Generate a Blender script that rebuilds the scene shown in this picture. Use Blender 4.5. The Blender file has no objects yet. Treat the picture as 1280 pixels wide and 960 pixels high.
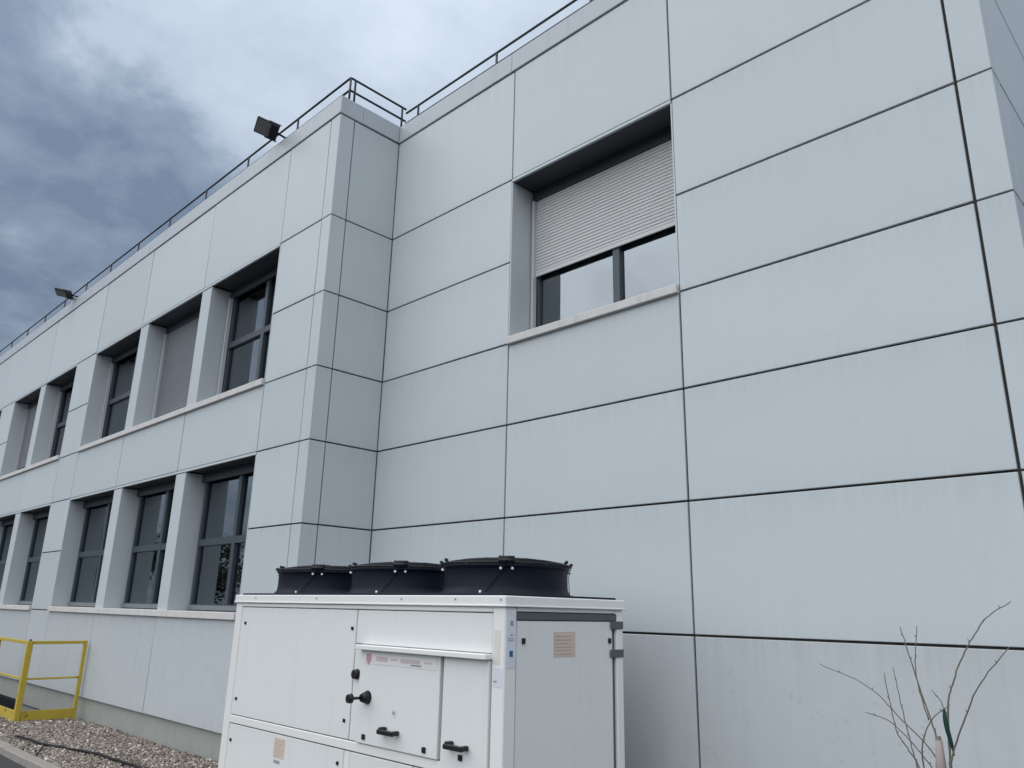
import bpy, math, random
import numpy as np
from mathutils import Vector, Matrix

scene = bpy.context.scene
COL = scene.collection
random.seed(7)
RNG = np.random.default_rng(11)

# ------------------------------------------------------------------ camera
cam = bpy.data.cameras.new('camera')
cam.sensor_width = 36.0
cam.lens = 968.42 / 1280 * 36.0
cam.clip_start = 0.05
cam.clip_end = 4000
camo = bpy.data.objects.new('camera', cam)
COL.objects.link(camo)
fwd = Vector((-0.67424165, 0.68249092, 0.28214241))
rgt = Vector((0.71560508, 0.69818266, 0.0212213))
up = Vector((0.1825036, -0.21621083, 0.9591378))
camo.matrix_world = Matrix(((rgt.x, up.x, -fwd.x, 0), (rgt.y, up.y, -fwd.y, 0),
                            (rgt.z, up.z, -fwd.z, 1.8), (0, 0, 0, 1)))
scene.camera = camo

# ------------------------------------------------------------------ light
SUN_EL, SUN_AZ = 60.0, 184.0        # azimuth clockwise from +Y
SUN_STRENGTH = 1.5
SUN_ANGLE = 110.0
EXPOSURE = 0.97
SKY_STRENGTH = 0.1
SKY_BASE, SKY_GRAD = 0.60, 0.52
w = bpy.data.worlds.new('World')
scene.world = w
w.use_nodes = True
nt = w.node_tree
N, L = nt.nodes, nt.links
bg = N['Background']
bg.inputs['Strength'].default_value = SKY_STRENGTH
sky = N.new('ShaderNodeTexSky')
sky.sky_type = 'NISHITA'
sky.sun_disc = False
sky.sun_elevation = math.radians(SUN_EL)
sky.sun_rotation = math.radians(SUN_AZ)
tc = N.new('ShaderNodeTexCoord')
sep = N.new('ShaderNodeSeparateXYZ')
L.new(tc.outputs['Generated'], sep.inputs[0])
def wmath(op, a, b=None):
    m = N.new('ShaderNodeMath'); m.operation = op
    for i, s in enumerate((a, b)):
        if s is None: continue
        if isinstance(s, (int, float)): m.inputs[i].default_value = s
        else: L.new(s, m.inputs[i])
    return m.outputs[0]
den = wmath('ADD', wmath('MAXIMUM', sep.outputs['Z'], 0.0), 0.28)
cx, cy = wmath('DIVIDE', sep.outputs['X'], den), wmath('DIVIDE', sep.outputs['Y'], den)
cmb = N.new('ShaderNodeCombineXYZ')
L.new(cx, cmb.inputs[0]); L.new(cy, cmb.inputs[1])
CLOUD_OFFSET = (18.5, 18.14, -17.5)
mp = N.new('ShaderNodeMapping')
mp.inputs['Location'].default_value = CLOUD_OFFSET
L.new(cmb.outputs[0], mp.inputs[0])
def wnoise(scale, detail, rough, dist):
    n = N.new('ShaderNodeTexNoise')
    n.inputs['Scale'].default_value = scale; n.inputs['Detail'].default_value = detail
    n.inputs['Roughness'].default_value = rough; n.inputs['Distortion'].default_value = dist
    L.new(mp.outputs[0], n.inputs['Vector'])
    return n.outputs['Fac']
big = wnoise(0.95, 2, 0.4, 0.0)
fine = wnoise(3.4, 10, 0.58, 0.12)
mixed = wmath('ADD', wmath('MULTIPLY', big, 0.55), wmath('MULTIPLY', fine, 0.55))
ramp = N.new('ShaderNodeValToRGB')
e = ramp.color_ramp.elements
e[0].position = 0.41; e[0].color = (1.12, 1.5, 2.1, 1)
e[1].position = 0.72; e[1].color = (4.1, 4.6, 5.3, 1)
m1 = e.new(0.487); m1.color = (1.75, 2.2, 2.85, 1)
m2 = e.new(0.56); m2.color = (3.0, 3.5, 4.2, 1)
L.new(mixed, ramp.inputs[0])
mx = N.new('ShaderNodeMix'); mx.data_type = 'RGBA'
mx.inputs['Factor'].default_value = 0.93
L.new(sky.outputs[0], mx.inputs['A']); L.new(ramp.outputs[0], mx.inputs['B'])
grad = wmath('ADD', wmath('MULTIPLY', wmath('MAXIMUM', sep.outputs['Z'], 0.0), SKY_GRAD), SKY_BASE)
vmul = N.new('ShaderNodeVectorMath'); vmul.operation = 'SCALE'
L.new(mx.outputs['Result'], vmul.inputs[0]); L.new(grad, vmul.inputs['Scale'])
L.new(vmul.outputs[0], bg.inputs['Color'])

sun = bpy.data.lights.new('sun', 'SUN')
sun.energy = SUN_STRENGTH
sun.angle = math.radians(SUN_ANGLE)
sun.color = (1.0, 0.985, 0.965)
suno = bpy.data.objects.new('sun', sun)
COL.objects.link(suno)
el, az = math.radians(SUN_EL), math.radians(SUN_AZ)
sd = Vector((math.sin(az) * math.cos(el), math.cos(az) * math.cos(el), math.sin(el)))
suno.rotation_euler = sd.to_track_quat('Z', 'Y').to_euler()
suno.location = sd * 60

vs = scene.view_settings
vs.view_transform = 'Standard'
vs.look = 'None'
vs.gamma = 1.0
vs.use_curve_mapping = False
vs.exposure = EXPOSURE

# ------------------------------------------------------------------ helpers
XF = None                             # optional drawing-to-local map used while a unit is drawn
class MB:
    """collects geometry, builds ONE mesh object"""
    def __init__(s): s.v = []; s.f = []; s.sm = []
    def add(s, vs, fs, smooth=False):
        o = len(s.v); s.v += [tuple(p) for p in vs]
        s.f += [tuple(i + o for i in f) for f in fs]; s.sm += [smooth] * len(fs)
    def box(s, x0, x1, y0, y1, z0, z1, c=0.0):
        x0, x1 = sorted((x0, x1)); y0, y1 = sorted((y0, y1)); z0, z1 = sorted((z0, z1))
        if c <= 0:
            v = [(x, y, z) for z in (z0, z1) for y in (y0, y1) for x in (x0, x1)]
            s.add(v, [(0, 2, 3, 1), (4, 5, 7, 6), (0, 1, 5, 4), (2, 6, 7, 3), (0, 4, 6, 2), (1, 3, 7, 5)])
            return
        c = min(c, (x1 - x0) * .45, (y1 - y0) * .45, (z1 - z0) * .45)
        # chamfered box: 24 verts
        V = []; idx = {}
        for i, x in enumerate((x0, x1)):
            for j, y in enumerate((y0, y1)):
                for k, z in enumerate((z0, z1)):
                    sx, sy, sz = (1, -1)[i], (1, -1)[j], (1, -1)[k]
                    for a, p in enumerate(((x, y + sy * c, z + sz * c), (x + sx * c, y, z + sz * c), (x + sx * c, y + sy * c, z))):
                        idx[i, j, k, a] = len(V); V.append(p)
        F = []
        I = lambda i, j, k, a: idx[i, j, k, a]
        for i in (0, 1):
            q = [I(i, 0, 0, 0), I(i, 0, 1, 0), I(i, 1, 1, 0), I(i, 1, 0, 0)]; F.append(q if i == 0 else q[::-1])
            q = [I(0, i, 0, 1), I(1, i, 0, 1), I(1, i, 1, 1), I(0, i, 1, 1)]; F.append(q if i == 0 else q[::-1])
            q = [I(0, 0, i, 2), I(0, 1, i, 2), I(1, 1, i, 2), I(1, 0, i, 2)]; F.append(q if i == 0 else q[::-1])
        for a_ in (0, 1):
            for b_ in (0, 1):
                F.append([I(0, a_, b_, 1), I(1, a_, b_, 1), I(1, a_, b_, 2), I(0, a_, b_, 2)])
                F.append([I(a_, 0, b_, 0), I(a_, 1, b_, 0), I(a_, 1, b_, 2), I(a_, 0, b_, 2)])
                F.append([I(a_, b_, 0, 0), I(a_, b_, 1, 0), I(a_, b_, 1, 1), I(a_, b_, 0, 1)])
                for k in (0, 1): F.append([I(a_, b_, k, 0), I(a_, b_, k, 1), I(a_, b_, k, 2)])
        s.add(V, F)
    def tube(s, pts, r, n=8, caps=True, smooth=True):
        pts = [Vector(p) for p in pts]
        rs = r if isinstance(r, (list, tuple)) else [r] * len(pts)
        o = []
        a = None
        for i, p in enumerate(pts):
            t = (pts[min(i + 1, len(pts) - 1)] - pts[max(i - 1, 0)]).normalized()
            if a is None:
                a = t.orthogonal().normalized()
            else:
                a = (a - t * a.dot(t)).normalized()
            b = t.cross(a)
            for k in range(n):
                th = 2 * math.pi * k / n
                o.append(p + (a * math.cos(th) + b * math.sin(th)) * rs[i])
        F = []
        for i in range(len(pts) - 1):
            for k in range(n):
                F.append((i * n + k, i * n + (k + 1) % n, (i + 1) * n + (k + 1) % n, (i + 1) * n + k))
        s.add(o, F, smooth)
        if caps:
            m = len(s.v) - len(o)
            s.f.append(tuple(m + k for k in range(n))[::-1]); s.sm.append(False)
            s.f.append(tuple(m + (len(pts) - 1) * n + k for k in range(n))); s.sm.append(False)
    def lathe(s, prof, c=(0, 0, 0), n=48, smooth=True, close=False):
        V = [(c[0] + r * math.cos(2 * math.pi * k / n), c[1] + r * math.sin(2 * math.pi * k / n), c[2] + z)
             for r, z in prof for k in range(n)]
        F = []
        m = len(prof)
        for i in range(m if close else m - 1):
            j = (i + 1) % m
            for k in range(n):
                F.append((i * n + k, i * n + (k + 1) % n, j * n + (k + 1) % n, j * n + k))
        s.add(V, F, smooth)
    def build(s, name, mat, parent=None):
        me = bpy.data.meshes.new(name)
        me.from_pydata([XF(v) for v in s.v] if XF else s.v, [], s.f)
        me.polygons.foreach_set('use_smooth', s.sm)
        me.materials.append(mat)
        me.update()
        o = bpy.data.objects.new(name, me)
        COL.objects.link(o)
        if parent: o.parent = parent
        return o

def box(name, mat, parent, x0, x1, y0, y1, z0, z1, c=0.0):
    m = MB(); m.box(x0, x1, y0, y1, z0, z1, c); return m.build(name, mat, parent)

def tag(o, label=None, cat=None, group=None, kind=None):
    if label: o['label'] = label
    if cat: o['category'] = cat
    if group: o['group'] = group
    if kind: o['kind'] = kind
    return o

def empty(name, loc=(0, 0, 0)):
    o = bpy.data.objects.new(name, None); o.location = loc; o.empty_display_size = 0.3
    COL.objects.link(o); return o

def copy_tree(o, parent=None):
    c = o.copy(); COL.objects.link(c); c.parent = parent
    for ch in o.children: copy_tree(ch, c)
    return c

# ------------------------------------------------------------------ materials
def mat(name, col, rough=0.5, spec=0.5, metal=0.0, noise=None, bump=None, streak=0.0, objvar=0.0, coat=0.0, spots=None, grime=0.0):
    """noise=(scale, amount)  bump=(scale, strength, distance)"""
    m = bpy.data.materials.new(name); m.use_nodes = True
    t = m.node_tree; n, l = t.nodes, t.links
    p = n['Principled BSDF']
    p.inputs['Roughness'].default_value = rough
    p.inputs['Specular IOR Level'].default_value = spec
    p.inputs['Metallic'].default_value = metal
    p.inputs['Coat Weight'].default_value = coat
    geo = n.new('ShaderNodeNewGeometry')
    val = None
    def mth(op, a, b):
        q = n.new('ShaderNodeMath'); q.operation = op
        for i, s in enumerate((a, b)):
            if isinstance(s, (int, float)): q.inputs[i].default_value = s
            else: l.new(s, q.inputs[i])
        return q.outputs[0]
    val = 1.0
    if noise:
        a = n.new('ShaderNodeTexNoise'); a.inputs['Scale'].default_value = noise[0]
        a.inputs['Detail'].default_value = 6; a.inputs['Roughness'].default_value = 0.6
        l.new(geo.outputs['Position'], a.inputs['Vector'])
        val = mth('MULTIPLY_ADD', a.outputs['Fac'], noise[1] * 2)
        val.node.inputs[2].default_value = 1 - noise[1]
    if streak:
        mpn = n.new('ShaderNodeMapping'); mpn.inputs['Scale'].default_value = (9, 9, 0.55)
        l.new(geo.outputs['Position'], mpn.inputs[0])
        a = n.new('ShaderNodeTexNoise'); a.inputs['Scale'].default_value = 1.0
        a.inputs['Detail'].default_value = 5; a.inputs['Roughness'].default_value = 0.65
        l.new(mpn.outputs[0], a.inputs['Vector'])
        r = n.new('ShaderNodeMapRange'); r.inputs['From Min'].default_value = 0.55; r.inputs['From Max'].default_value = 0.78
        r.inputs['To Min'].default_value = 1.0; r.inputs['To Max'].default_value = 1 - streak
        l.new(a.outputs['Fac'], r.inputs['Value'])
        val = mth('MULTIPLY', val, r.outputs[0])
    if objvar:
        oi = n.new('ShaderNodeObjectInfo')
        q = mth('MULTIPLY_ADD', oi.outputs['Random'], objvar * 2); q.node.inputs[2].default_value = 1 - objvar
        val = mth('MULTIPLY', val, q)
    if grime:                        # faint runs below the top edge, dust along the foot
        g = n.new('ShaderNodeTexCoord'); sp = n.new('ShaderNodeSeparateXYZ'); l.new(g.outputs['Generated'], sp.inputs[0])
        mpn = n.new('ShaderNodeMapping'); mpn.inputs['Scale'].default_value = (22, 22, 0.7)
        l.new(geo.outputs['Position'], mpn.inputs[0])
        a = n.new('ShaderNodeTexNoise'); a.inputs['Scale'].default_value = 1.0; a.inputs['Detail'].default_value = 6; a.inputs['Roughness'].default_value = 0.7
        l.new(mpn.outputs[0], a.inputs['Vector'])
        top = mth('POWER', sp.outputs['Z'], 5.0)
        foot = mth('POWER', mth('SUBTRACT', 1.0, sp.outputs['Z']), 14.0)
        both = mth('ADD', top, mth('MULTIPLY', foot, 0.8))
        k = mth('MULTIPLY', both, mth('MULTIPLY', mth('SUBTRACT', a.outputs['Fac'], 0.32), grime * 3))
        k = mth('MAXIMUM', k, 0.0)
        val = mth('MULTIPLY', val, mth('SUBTRACT', 1.0, k))
    if spots:                        # (scale, threshold, amount)
        a = n.new('ShaderNodeTexNoise'); a.inputs['Scale'].default_value = spots[0]; a.inputs['Detail'].default_value = 3
        l.new(geo.outputs['Position'], a.inputs['Vector'])
        c = n.new('ShaderNodeTexNoise'); c.inputs['Scale'].default_value = 1.7; c.inputs['Detail'].default_value = 2
        l.new(geo.outputs['Position'], c.inputs['Vector'])
        k = mth('GREATER_THAN', mth('ADD', a.outputs['Fac'], mth('MULTIPLY', c.outputs['Fac'], 0.35)), spots[1])
        val = mth('MULTIPLY', val, mth('SUBTRACT', 1.0, mth('MULTIPLY', k, spots[2])))
    if val == 1.0:
        p.inputs['Base Color'].default_value = (*col, 1)
    else:
        vm = n.new('ShaderNodeVectorMath'); vm.operation = 'SCALE'
        vm.inputs[0].default_value = col; l.new(val, vm.inputs['Scale'])
        l.new(vm.outputs[0], p.inputs['Base Color'])
    if bump:
        b = n.new('ShaderNodeTexNoise'); b.inputs['Scale'].default_value = bump[0]; b.inputs['Detail'].default_value = 4
        l.new(geo.outputs['Position'], b.inputs['Vector'])
        bn = n.new('ShaderNodeBump'); bn.inputs['Strength'].default_value = bump[1]; bn.inputs['Distance'].default_value = bump[2]
        l.new(b.outputs['Fac'], bn.inputs['Height']); l.new(bn.outputs[0], p.inputs['Normal'])
    return m

M = {}
M['panel'] = mat('cladding_paint', (0.515, 0.560, 0.579), 0.42, 0.4, noise=(1.3, 0.035), bump=(2.2, 0.10, 0.02), streak=0.02, objvar=0.035, grime=0.10, spots=(26, 0.90, 0.07))
M['panel_low'] = mat('cladding_paint_scuffed', (0.50, 0.537, 0.556), 0.45, 0.4, noise=(7.0, 0.05), bump=(2.2, 0.10, 0.02), streak=0.07, objvar=0.025, grime=0.12, spots=(22, 0.87, 0.10))
M['coping'] = mat('coping_paint', (0.45, 0.485, 0.515), 0.45, 0.4, noise=(2.0, 0.05), streak=0.14)
M['sill'] = mat('sill_stone', (0.60, 0.59, 0.57), 0.7, 0.3, noise=(6.0, 0.16), streak=0.2)
M['backing'] = mat('dark_backing', (0.12, 0.112, 0.10), 0.9, 0.1, noise=(5, 0.4))
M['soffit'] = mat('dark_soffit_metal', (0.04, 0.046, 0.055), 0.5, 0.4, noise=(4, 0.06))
M['frame'] = mat('blue_grey_window_frame', (0.05, 0.066, 0.082), 0.42, 0.4)
M['rail_grey'] = mat('grey_bottom_rail', (0.17, 0.19, 0.20), 0.45, 0.4)
M['guide'] = mat('pale_shutter_guide', (0.5, 0.51, 0.52), 0.4, 0.5)
M['shutter'] = mat('shutter_slats', (0.56, 0.56, 0.555), 0.5, 0.4, noise=(9, 0.05))
M['shutter_grey'] = mat('grey_shutter_slats', (0.20, 0.215, 0.235), 0.5, 0.4, noise=(9, 0.04))
M['room'] = mat('room_wall', (0.30, 0.29, 0.27), 0.9, 0.2)
M['blind'] = mat('blind_fabric', (0.30, 0.29, 0.28), 0.9, 0.1, noise=(5, 0.06))
M['plinth'] = mat('plinth_concrete', (0.33, 0.345, 0.32), 0.85, 0.2, noise=(5, 0.12), bump=(60, 0.2, 0.01), streak=0.15)
M['concrete'] = mat('kerb_concrete', (0.30, 0.28, 0.25), 0.9, 0.2, noise=(9, 0.16), bump=(90, 0.4, 0.01))
M['asphalt'] = mat('asphalt', (0.055, 0.055, 0.056), 0.9, 0.3, noise=(30, 0.25), bump=(160, 0.6, 0.01))
M['bed'] = mat('gravel_fines', (0.075, 0.066, 0.056), 0.95, 0.1, noise=(45, 0.4), bump=(60, 0.8, 0.02))
M['roof'] = mat('roof_membrane', (0.22, 0.22, 0.22), 0.9, 0.2, noise=(3, 0.1))
M['blackrail'] = mat('dark_painted_steel', (0.018, 0.02, 0.024), 0.5, 0.4)
M['galv'] = mat('galvanised_post', (0.12, 0.13, 0.14), 0.5, 0.5, 0.4)
M['flood'] = mat('floodlight_housing', (0.012, 0.013, 0.022), 0.5, 0.4)
M['floodglass'] = mat('floodlight_lens', (0.19, 0.19, 0.18), 0.3, 0.5)
M['white'] = mat('cabinet_white', (0.735, 0.755, 0.735), 0.38, 0.45, noise=(2.5, 0.02), bump=(3, 0.06, 0.01), streak=0.06, grime=0.06, spots=(30, 0.90, 0.08))
M['white_lip'] = mat('cabinet_white_trim', (0.78, 0.785, 0.765), 0.35, 0.5, noise=(4, 0.02))
M['seam'] = mat('cabinet_seam', (0.12, 0.125, 0.12), 0.8, 0.2)
M['greytape'] = mat('grey_gasket', (0.10, 0.115, 0.125), 0.7, 0.3, noise=(8, 0.08))
M['fanblack'] = mat('fan_shroud_plastic', (0.004, 0.008, 0.017), 0.5, 0.2, noise=(5, 0.15))
M['wire'] = mat('fan_guard_wire', (0.008, 0.009, 0.012), 0.5, 0.4)
M['bolt'] = mat('bolt_zinc', (0.75, 0.74, 0.72), 0.3, 0.5, 0.3)
M['blackplastic'] = mat('black_plastic', (0.010, 0.010, 0.011), 0.45, 0.4)
M['sticker'] = mat('beige_sticker', (0.60, 0.50, 0.42), 0.6, 0.3, noise=(14, 0.08))
M['sticker_print'] = mat('beige_sticker_print', (0.54, 0.44, 0.37), 0.6, 0.3)
M['sticker_w'] = mat('pale_sticker', (0.66, 0.69, 0.76), 0.5, 0.4, noise=(20, 0.05))
M['sticker_cream'] = mat('cream_sticker', (0.68, 0.67, 0.62), 0.5, 0.4)
M['print_red'] = mat('faded_red_print', (0.56, 0.47, 0.47), 0.6, 0.3, noise=(60, 0.25))
M['emblem'] = mat('red_emblem', (0.50, 0.30, 0.31), 0.6, 0.3, noise=(60, 0.2))
M['print_pink'] = mat('faded_pink_print', (0.70, 0.70, 0.685), 0.6, 0.3, noise=(40, 0.05))
M['print_dark'] = mat('grey_print', (0.30, 0.31, 0.33), 0.6, 0.3)
M['blue'] = mat('blue_print', (0.02, 0.10, 0.24), 0.5, 0.4)
M['yellow'] = mat('yellow_paint', (0.50, 0.375, 0.05), 0.5, 0.4, noise=(9, 0.10), streak=0.15, spots=(14, 0.83, 0.45))
M['hose'] = mat('black_rubber', (0.010, 0.010, 0.012), 0.6, 0.3)
M['twig'] = mat('grey_brown_bark', (0.17, 0.155, 0.125), 0.85, 0.2, noise=(70, 0.25))
M['wrap'] = mat('pale_trunk_wrap', (0.34, 0.30, 0.275), 0.85, 0.2, noise=(40, 0.12))
M['greentie'] = mat('green_tie', (0.005, 0.038, 0.028), 0.6, 0.3, noise=(60, 0.2))
M['bark'] = mat('tree_bark', (0.09, 0.07, 0.055), 0.9, 0.2, noise=(8, 0.3))
M['leaf'] = mat('tree_leaf', (0.045, 0.07, 0.03), 0.6, 0.3, noise=(0.8, 0.35))

def stone_mat():
    m = bpy.data.materials.new('gravel_stone'); m.use_nodes = True
    t = m.node_tree; n, l = t.nodes, t.links; p = n['Principled BSDF']
    at = n.new('ShaderNodeAttribute'); at.attribute_name = 'tint'
    r = n.new('ShaderNodeValToRGB'); e = r.color_ramp.elements
    e[0].position = 0; e[0].color = (0.09, 0.08, 0.075, 1); e[1].position = 1; e[1].color = (0.72, 0.66, 0.60, 1)
    a = e.new(0.35); a.color = (0.20, 0.165, 0.135, 1); b = e.new(0.72); b.color = (0.34, 0.285, 0.24, 1)
    l.new(at.outputs['Fac'], r.inputs[0]); l.new(r.outputs[0], p.inputs['Base Color'])
    p.inputs['Roughness'].default_value = 0.85
    return m
M['stone'] = stone_mat()

def glass_mat():
    m = bpy.data.materials.new('window_glass'); m.use_nodes = True
    t = m.node_tree; n, l = t.nodes, t.links
    n.remove(n['Principled BSDF']); out = n['Material Output']
    tr = n.new('ShaderNodeBsdfTransparent'); tr.inputs[0].default_value = (0.42, 0.46, 0.47, 1)
    gl = n.new('ShaderNodeBsdfGlossy'); gl.inputs['Roughness'].default_value = 0.012
    gl.inputs['Color'].default_value = (0.84, 0.93, 1.0, 1)
    fr = n.new('ShaderNodeFresnel'); fr.inputs['IOR'].default_value = 3.1
    geo = n.new('ShaderNodeNewGeometry')
    b = n.new('ShaderNodeTexNoise'); b.inputs['Scale'].default_value = 1.6; b.inputs['Detail'].default_value = 1
    l.new(geo.outputs['Position'], b.inputs['Vector'])
    bn = n.new('ShaderNodeBump'); bn.inputs['Strength'].default_value = 0.06; bn.inputs['Distance'].default_value = 0.02
    l.new(b.outputs['Fac'], bn.inputs['Height']); l.new(bn.outputs[0], gl.inputs['Normal'])
    mx = n.new('ShaderNodeMixShader')
    l.new(fr.outputs[0], mx.inputs[0]); l.new(tr.outputs[0], mx.inputs[1]); l.new(gl.outputs[0], mx.inputs[2])
    l.new(mx.outputs[0], out.inputs[0])
    return m
M['glass'] = glass_mat()

# ------------------------------------------------------------------ dimensions (metres)
YA, YC = 5.80, 4.797                 # recessed wing wall, projecting wing wall
XC = -8.144                          # corner between the wings
Z = dict(t=8.577, j0=8.293, j1=6.761, j2=5.681, j3=4.681, j4=3.746, j5=2.744, j6=1.647, b=0.318)
ROWS = [(Z['j1'], Z['j0']), (Z['j2'], Z['j1']), (Z['j3'], Z['j2']), (Z['j4'], Z['j3']),
        (Z['j5'], Z['j4']), (Z['j6'], Z['j5']), (Z['b'], Z['j6'])]
XR1, XR2, XR3, XR4 = -5.802, -3.579, -1.124, -0.887
XL1 = -8.367
YB1 = 5.028
YD1 = 6.04
YBACK = 15.0
XEND = -33.0
G = 0.009                            # half joint
PT = 0.03                            # panel thickness
BK = 0.045                           # backing behind the panel face
# bays of the projecting wing: list of (right edge, left edge) per window
BAYS = [[(-9.43, -11.56), (-11.91, -14.10), (-14.47, -16.82)],
        [(-18.01, -20.16), (-20.56, -22.77)],
        [(-24.0, -26.15), (-26.5, -28.65)]]
XL_END = -30.2

# ------------------------------------------------------------------ ground
PIT = (-19.6, -14.46, 3.97, YC + 0.02)
def ground():
    m = MB()
    xs = [-1500, PIT[0], PIT[1], 1500]; ys = [-1500, PIT[2], PIT[3], 1500]
    for i in range(3):
        for j in range(3):
            if i == 1 and j == 1: continue
            m.add([(xs[i], ys[j], -0.06), (xs[i + 1], ys[j], -0.06), (xs[i + 1], ys[j + 1], -0.06), (xs[i], ys[j + 1], -0.06)], [(0, 1, 2, 3)])
    # light well below ground level
    x0, x1, y0, y1 = PIT; zb = -1.1
    v = [(x, y, z) for z in (zb, -0.06) for y in (y0, y1) for x in (x0, x1)]
    m.add(v, [(0, 1, 3, 2), (0, 4, 5, 1), (0, 2, 6, 4), (1, 5, 7, 3)])
    tag(m.build('ground', M['asphalt']), kind='structure')
ground()
m = MB()
for x0, x1, y0, y1 in ((PIT[1], 9.0, 3.315, YA + 0.1), (XEND, PIT[0], 3.315, YC + 0.05), (PIT[0], PIT[1], 3.315, PIT[2])):
    m.add([(x0, y0, -0.012), (x1, y0, -0.012), (x1, y1, -0.012), (x0, y1, -0.012)], [(0, 1, 2, 3)])
tag(m.build('gravel_bed', M['bed']), kind='structure')
kerb = MB(); x = -33.0
while x < 9:
    kerb.box(x + 0.004, x + 0.996, 3.175, 3.315, -0.2, 0.028 + random.uniform(-.003, .003), 0.012); x += 1.0
tag(kerb.build('kerb', M['concrete']), kind='structure')

def stones():
    # many small crushed stones, one mesh
    t = (1 + 5 ** .5) / 2
    iv = np.array([(-1, t, 0), (1, t, 0), (-1, -t, 0), (1, -t, 0), (0, -1, t), (0, 1, t), (0, -1, -t), (0, 1, -t), (t, 0, -1), (t, 0, 1), (-t, 0, -1), (-t, 0, 1)], float)
    iv /= np.linalg.norm(iv[0])
    fi = np.array([(0, 11, 5), (0, 5, 1), (0, 1, 7), (0, 7, 10), (0, 10, 11), (1, 5, 9), (5, 11, 4), (11, 10, 2), (10, 7, 6), (7, 1, 8), (3, 9, 4), (3, 4, 2), (3, 2, 6), (3, 6, 8), (3, 8, 9), (4, 9, 5), (2, 4, 11), (6, 2, 10), (8, 6, 7), (9, 8, 1)])
    P = []
    def fill(x0, x1, y0, y1, dens):
        n = int((x1 - x0) * (y1 - y0) * dens)
        P.append(np.column_stack([RNG.uniform(x0, x1, n), RNG.uniform(y0, y1, n)]))
    fill(-14.44, -6.6, 3.33, YC - 0.02, 2400)
    fill(-6.6, 3.0, 3.33, YA - 0.03, 40)
    fill(PIT[0], -14.44, 3.33, 3.90, 900)
    P = np.vstack(P); n = len(P)
    size = RNG.gamma(6, 0.0019, n) + 0.005
    sc = size[:, None] * RNG.uniform(0.65, 1.25, (n, 3)) * np.array([1, 1, 0.75])
    jit = RNG.uniform(0.78, 1.2, (n, 12))
    V = iv[None] * jit[:, :, None] * sc[:, None, :]
    a = RNG.uniform(0, 6.28, n); b = RNG.uniform(-.6, .6, n)
    ca, sa, cb, sb = np.cos(a), np.sin(a), np.cos(b), np.sin(b)
    x, y, z = V[..., 0], V[..., 1], V[..., 2]
    y, z = y * cb[:, None] - z * sb[:, None], y * sb[:, None] + z * cb[:, None]
    x, y = x * ca[:, None] - y * sa[:, None], x * sa[:, None] + y * ca[:, None]
    h = 0.012 * np.sin(P[:, 0] * 2.1) * np.sin(P[:, 1] * 3.7) + RNG.uniform(-0.008, 0.022, n)
    V = np.stack([x + P[:, 0:1], y + P[:, 1:2], z + h[:, None]], -1).reshape(-1, 3)
    Fa = (fi[None] + 12 * np.arange(n)[:, None, None]).reshape(-1, 3)
    me = bpy.data.meshes.new('gravel')
    me.vertices.add(len(V)); me.vertices.foreach_set('co', V.ravel())
    me.loops.add(len(Fa) * 3); me.loops.foreach_set('vertex_index', Fa.ravel().astype(np.int32))
    me.polygons.add(len(Fa)); me.polygons.foreach_set('loop_start', np.arange(0, len(Fa) * 3, 3, dtype=np.int32))
    me.polygons.foreach_set('loop_total', np.full(len(Fa), 3, dtype=np.int32))
    at = me.attributes.new('tint', 'FLOAT', 'POINT')
    at.data.foreach_set('value', np.repeat(np.clip(RNG.normal(0.48, 0.24, n), 0, 1), 12))
    me.update(calc_edges=True); me.validate()
    me.materials.append(M['stone'])
    o = bpy.data.objects.new('gravel', me); COL.objects.link(o)
    tag(o, 'beige and grey crushed stone along the foot of the building', 'gravel', kind='stuff')
stones()

# ------------------------------------------------------------------ building
B = empty('office_building', (XC, YC, 0))
tag(B, 'two storey office building clad in pale grey panels with dark joints', 'building')
OX, OY = XC, YC                       # building origin, parts are given in world coordinates
def place(o):
    """children of the building: keep world coordinates"""
    o.matrix_parent_inverse = Matrix.Translation((-OX, -OY, 0)); return o
back = MB()

def bpanel(x0, x1, z0, z1, y, low=False, name='cladding_panel', gx=(G, G), gz=(G, G)):
    """panel facing -Y, face plane y, x0<x1"""
    cx, cz = (x0 + x1) / 2, (z0 + z1) / 2
    m = MB(); m.box(x0 + gx[0], x1 - gx[1], y, y + PT, z0 + gz[0], z1 - gz[1], 0.004)
    ta, tb = random.uniform(-.0022, .0022), random.uniform(-.003, .003)     # panels sit a hair out of true
    m.v = [(a, b_ + ta * (a - cx) + tb * (c - cz), c) for a, b_, c in m.v]
    o = m.build(name, M['panel_low'] if low else M['panel'], B); place(o)
    back.box(x0, x1, y + BK, y + 0.25, z0, z1)
    return o
def xpanel(y0, y1, z0, z1, x, low=False):
    """panel facing +X, face plane x"""
    m = MB(); m.box(x - PT, x, y0 + G, y1 - G, z0 + G, z1 - G, 0.004)
    o = m.build('cladding_panel', M['panel_low'] if low else M['panel'], B); place(o)
    back.box(x - 0.25, x - BK, y0, y1, z0, z1)
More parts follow.
